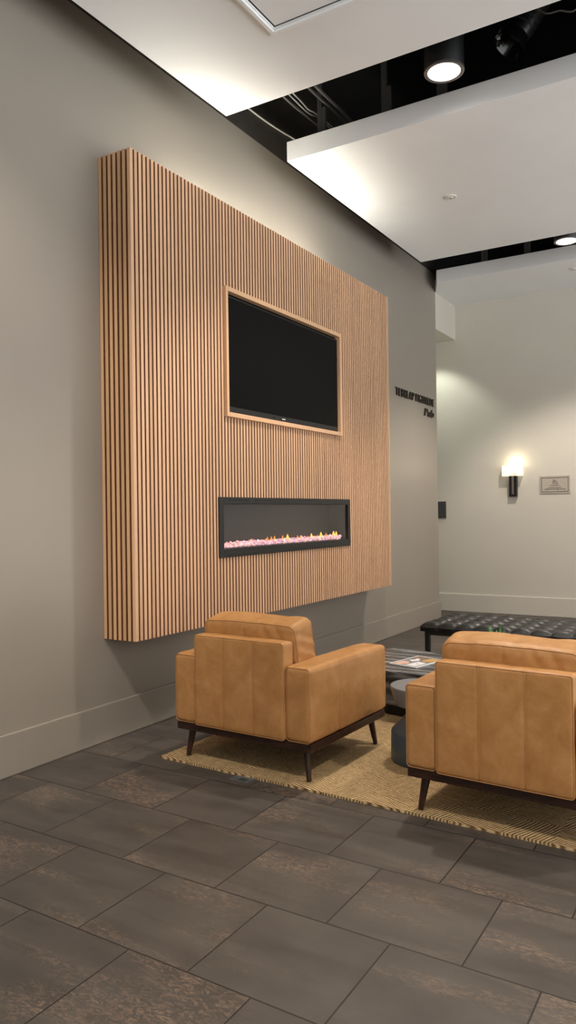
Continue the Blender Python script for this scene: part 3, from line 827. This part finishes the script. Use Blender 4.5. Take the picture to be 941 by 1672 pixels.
cable('ceiling_cable', [(.49, 4.2, zc + .05), (.499, 5.16, zc), (.50, 5.45, zc - .01), (.53, 5.58, zc), (.528, 5.77, zc), (.56, 6.6, zc)], .006, 'cable_grey', 'pale thin cable with a kink in the middle of the bundle', G)
cable('ceiling_cable', [(.52, 4.2, zc + .05), (.533, 5.16, zc + .004), (.520, 5.42, zc), (.545, 5.59, zc), (.56, 6.6, zc + .02)], .006, 'cable_grey', 'pale thin cable running close beside the kinked one', G)
cable('ceiling_cable', [(.66, 4.2, zc + .05), (.66, 5.17, zc + .02), (.665, 5.6, zc + .02), (.66, 6.6, zc)], .011, 'cable_dark', 'thick dark grey conduit left of the vertical straps', G)
cable('ceiling_cable', [(.72, 4.2, zc + .05), (.72, 5.17, zc + .02), (.72, 5.65, zc + .02), (.72, 6.6, zc)], .013, 'cable_dark', 'thick dark grey conduit farthest from the wall in the bundle', G)
cable('wall_conduit', [(.012, 4.2, 4.845), (.012, 5.31, 4.851), (.012, 5.7, 4.868), (.012, 6.054, 4.905), (.012, 6.6, 4.96)], .008, 'cable_grey', 'thin pale conduit along the dark wall top above the slot')
def strap(x, y, z0_, label):
    o = thing('ceiling_hanger', label, 'hanger', (x, y, z0_), 0, 'grey straps holding up the ceiling panels')
    MB().box(-.020, .020, -.012, .012, 0, 5.6 - z0_).build('strap', 'grey_strap', o)
    MB().box(.022, .055, -.014, .014, 0, .24).build('clip', 'grey_strap', o, bevel=.002)
strap(.60, 5.47, 4.513, 'grey hanger strap beside the cable bundle in the nearer slot')
strap(1.17, 5.47, 4.513, 'grey hanger strap midway between the cables and the can light')
strap(1.62, 5.47, 4.513, 'grey hanger strap just behind the lit can light')
strap(.75, 9.47, 4.556, 'grey hanger strap nearest the wall end in the farther slot')
strap(1.28, 9.47, 4.556, 'grey hanger strap beside the can light in the farther slot')
# tilted black spotlight with a torn flexible collar
sl = thing('spotlight', 'unlit black cylinder spotlight hanging in the nearer ceiling slot', 'spotlight', (2.24, 5.30, 4.72))
mt = Matrix.Rotation(.55, 4, 'Y') @ Matrix.Rotation(-.25, 4, 'X')
MB().lathe([(.075, .0), (.082, .0), (.085, .02), (.085, .26), (.07, .30), (.02, .31)], 28, mt).build('housing', 'black_metal', sl, smooth=40)
rbm = MB()
for k in range(4): rbm.lathe([(.086, .05 + k * .05), (.092, .055 + k * .05), (.092, .065 + k * .05), (.086, .07 + k * .05)], 28, mt, caps=False)
rbm.build('cooling_rings', 'black_metal', sl, smooth=40)
fl = MB(); fl.lathe([(.078, .0), (.10, -.05), (.118, -.10), (.116, -.10), (.097, -.05), (.07, .0)], 28, mt, caps=False)
fl.build('flared_hood', 'black_gloss', sl, smooth=40)
gl_ = MB(); rq = random.Random(9)
for i in range(7):
    a = rq.uniform(2.6, 4.2); z_ = rq.uniform(-.09, -.03); p = mt @ Vector((.105 * math.cos(a), .105 * math.sin(a), z_))
    gl_.box(-.012, .012, -.002, .002, -.016, .016, Matrix.Translation(p) @ Matrix.Rotation(rq.uniform(0, 3), 4, 'Z') @ Matrix.Rotation(rq.uniform(-.6, .6), 4, 'X'))
gl_.build('foil_flaps', 'steel', sl)
MB().tube([mt @ Vector((0, 0, .31)), (.16, -.05, .5), (.10, 0, .7), (.05, 0, .88)], .012, 8).build('stem', 'black_metal', sl, smooth=180)
cable('ceiling_cable', [(2.20, 5.30, 5.6), (2.26, 5.22, 5.1), (2.40, 5.24, 4.80), (2.52, 5.26, 4.76), (2.66, 5.30, 4.82), (2.74, 5.32, 5.6)], .006, 'cable_dark', 'thin cable looping beside the unlit spotlight', None)

# ------------------------------------------------------------------ lights
def spot(x, y, z, power, col, cone=106, blend=.45, rad=.09, name='spot'):
    l = bpy.data.lights.new(name, 'SPOT'); l.energy = power; l.color = col; l.spot_size = math.radians(cone); l.spot_blend = blend; l.shadow_soft_size = rad
    o = bpy.data.objects.new(name, l); COL.objects.link(o); o.location = (x, y, z); return o
WARM = (1, .90, .78)
for x, y, p in ((1.822, 4.99, 270), (1.87, 8.87, 340), (1.8, 1.0, 215), (4.95, 5.2, 290), (4.95, 1.0, 200), (4.95, 8.87, 120)):
    spot(x, y, LZ - .03, p, WARM)
spot(-.30, 10.12, 3.88, 42, (.93, 1, .88), 110, .45, .05)
# added fill spot without a fixture, brightens the left wall
wash_fill = spot(1.05, .95, LZ, 240, (1, .93, .84), 56, .9, .06)
wash_fill.rotation_euler = (Vector((0, 2.45, 2.35)) - Vector((1.05, .95, LZ))).to_track_quat('-Z', 'Y').to_euler()
# sconce bulb
l = bpy.data.lights.new('bulb_light', 'POINT'); l.energy = 1.5; l.color = (1, .85, .58); l.shadow_soft_size = .03
o = bpy.data.objects.new('bulb_light', l); COL.objects.link(o); o.location = (.838, YB - .10, 2.10)

# soft light of the open lobby around
w = bpy.data.worlds.new('lobby'); S.world = w; w.use_nodes = True
wt = w.node_tree; bg = wt.nodes['Background']
tc = wt.nodes.new('ShaderNodeTexCoord'); sx = wt.nodes.new('ShaderNodeSeparateXYZ'); wt.links.new(tc.outputs['Generated'], sx.inputs[0])
cr = wt.nodes.new('ShaderNodeValToRGB'); mr = wt.nodes.new('ShaderNodeMapRange')
wt.links.new(sx.outputs[2], mr.inputs[0]); mr.inputs[1].default_value = -1; mr.inputs[2].default_value = 1
wt.links.new(mr.outputs[0], cr.inputs[0]); wt.links.new(cr.outputs[0], bg.inputs[0])
e = cr.color_ramp.elements          # added uplight below the horizon to brighten the ceiling, dimmer above
e[0].position = .44; e[0].color = (.92, .97, 1, 1); e[1].position = .52; e[1].color = (.44, .42, .40, 1)
bg.inputs[1].default_value = 2.9

# ------------------------------------------------------------------ camera
yaw, pitch, roll = (math.radians(a) for a in (31.13, .064, -.771))
F = Vector((-math.sin(yaw) * math.cos(pitch), math.cos(yaw) * math.cos(pitch), math.sin(pitch)))
R = Vector((math.cos(yaw), math.sin(yaw), 0)); U = R.cross(F)
R2 = R * math.cos(roll) + U * math.sin(roll); U2 = -R * math.sin(roll) + U * math.cos(roll)
cam = bpy.data.cameras.new('camera'); co = bpy.data.objects.new('camera', cam); COL.objects.link(co)
co.matrix_world = Matrix(((R2.x, U2.x, -F.x, 3.546), (R2.y, U2.y, -F.y, 0), (R2.z, U2.z, -F.z, 1.45), (0, 0, 0, 1)))
cam.sensor_fit = 'HORIZONTAL'; cam.sensor_width = 36; cam.lens = 36 * 1238.27 / 941; cam.clip_start = .05
S.camera = co
vs = S.view_settings; vs.view_transform = 'Standard'; vs.look = 'None'; vs.gamma = 1; vs.use_curve_mapping = False; vs.exposure = 0.25
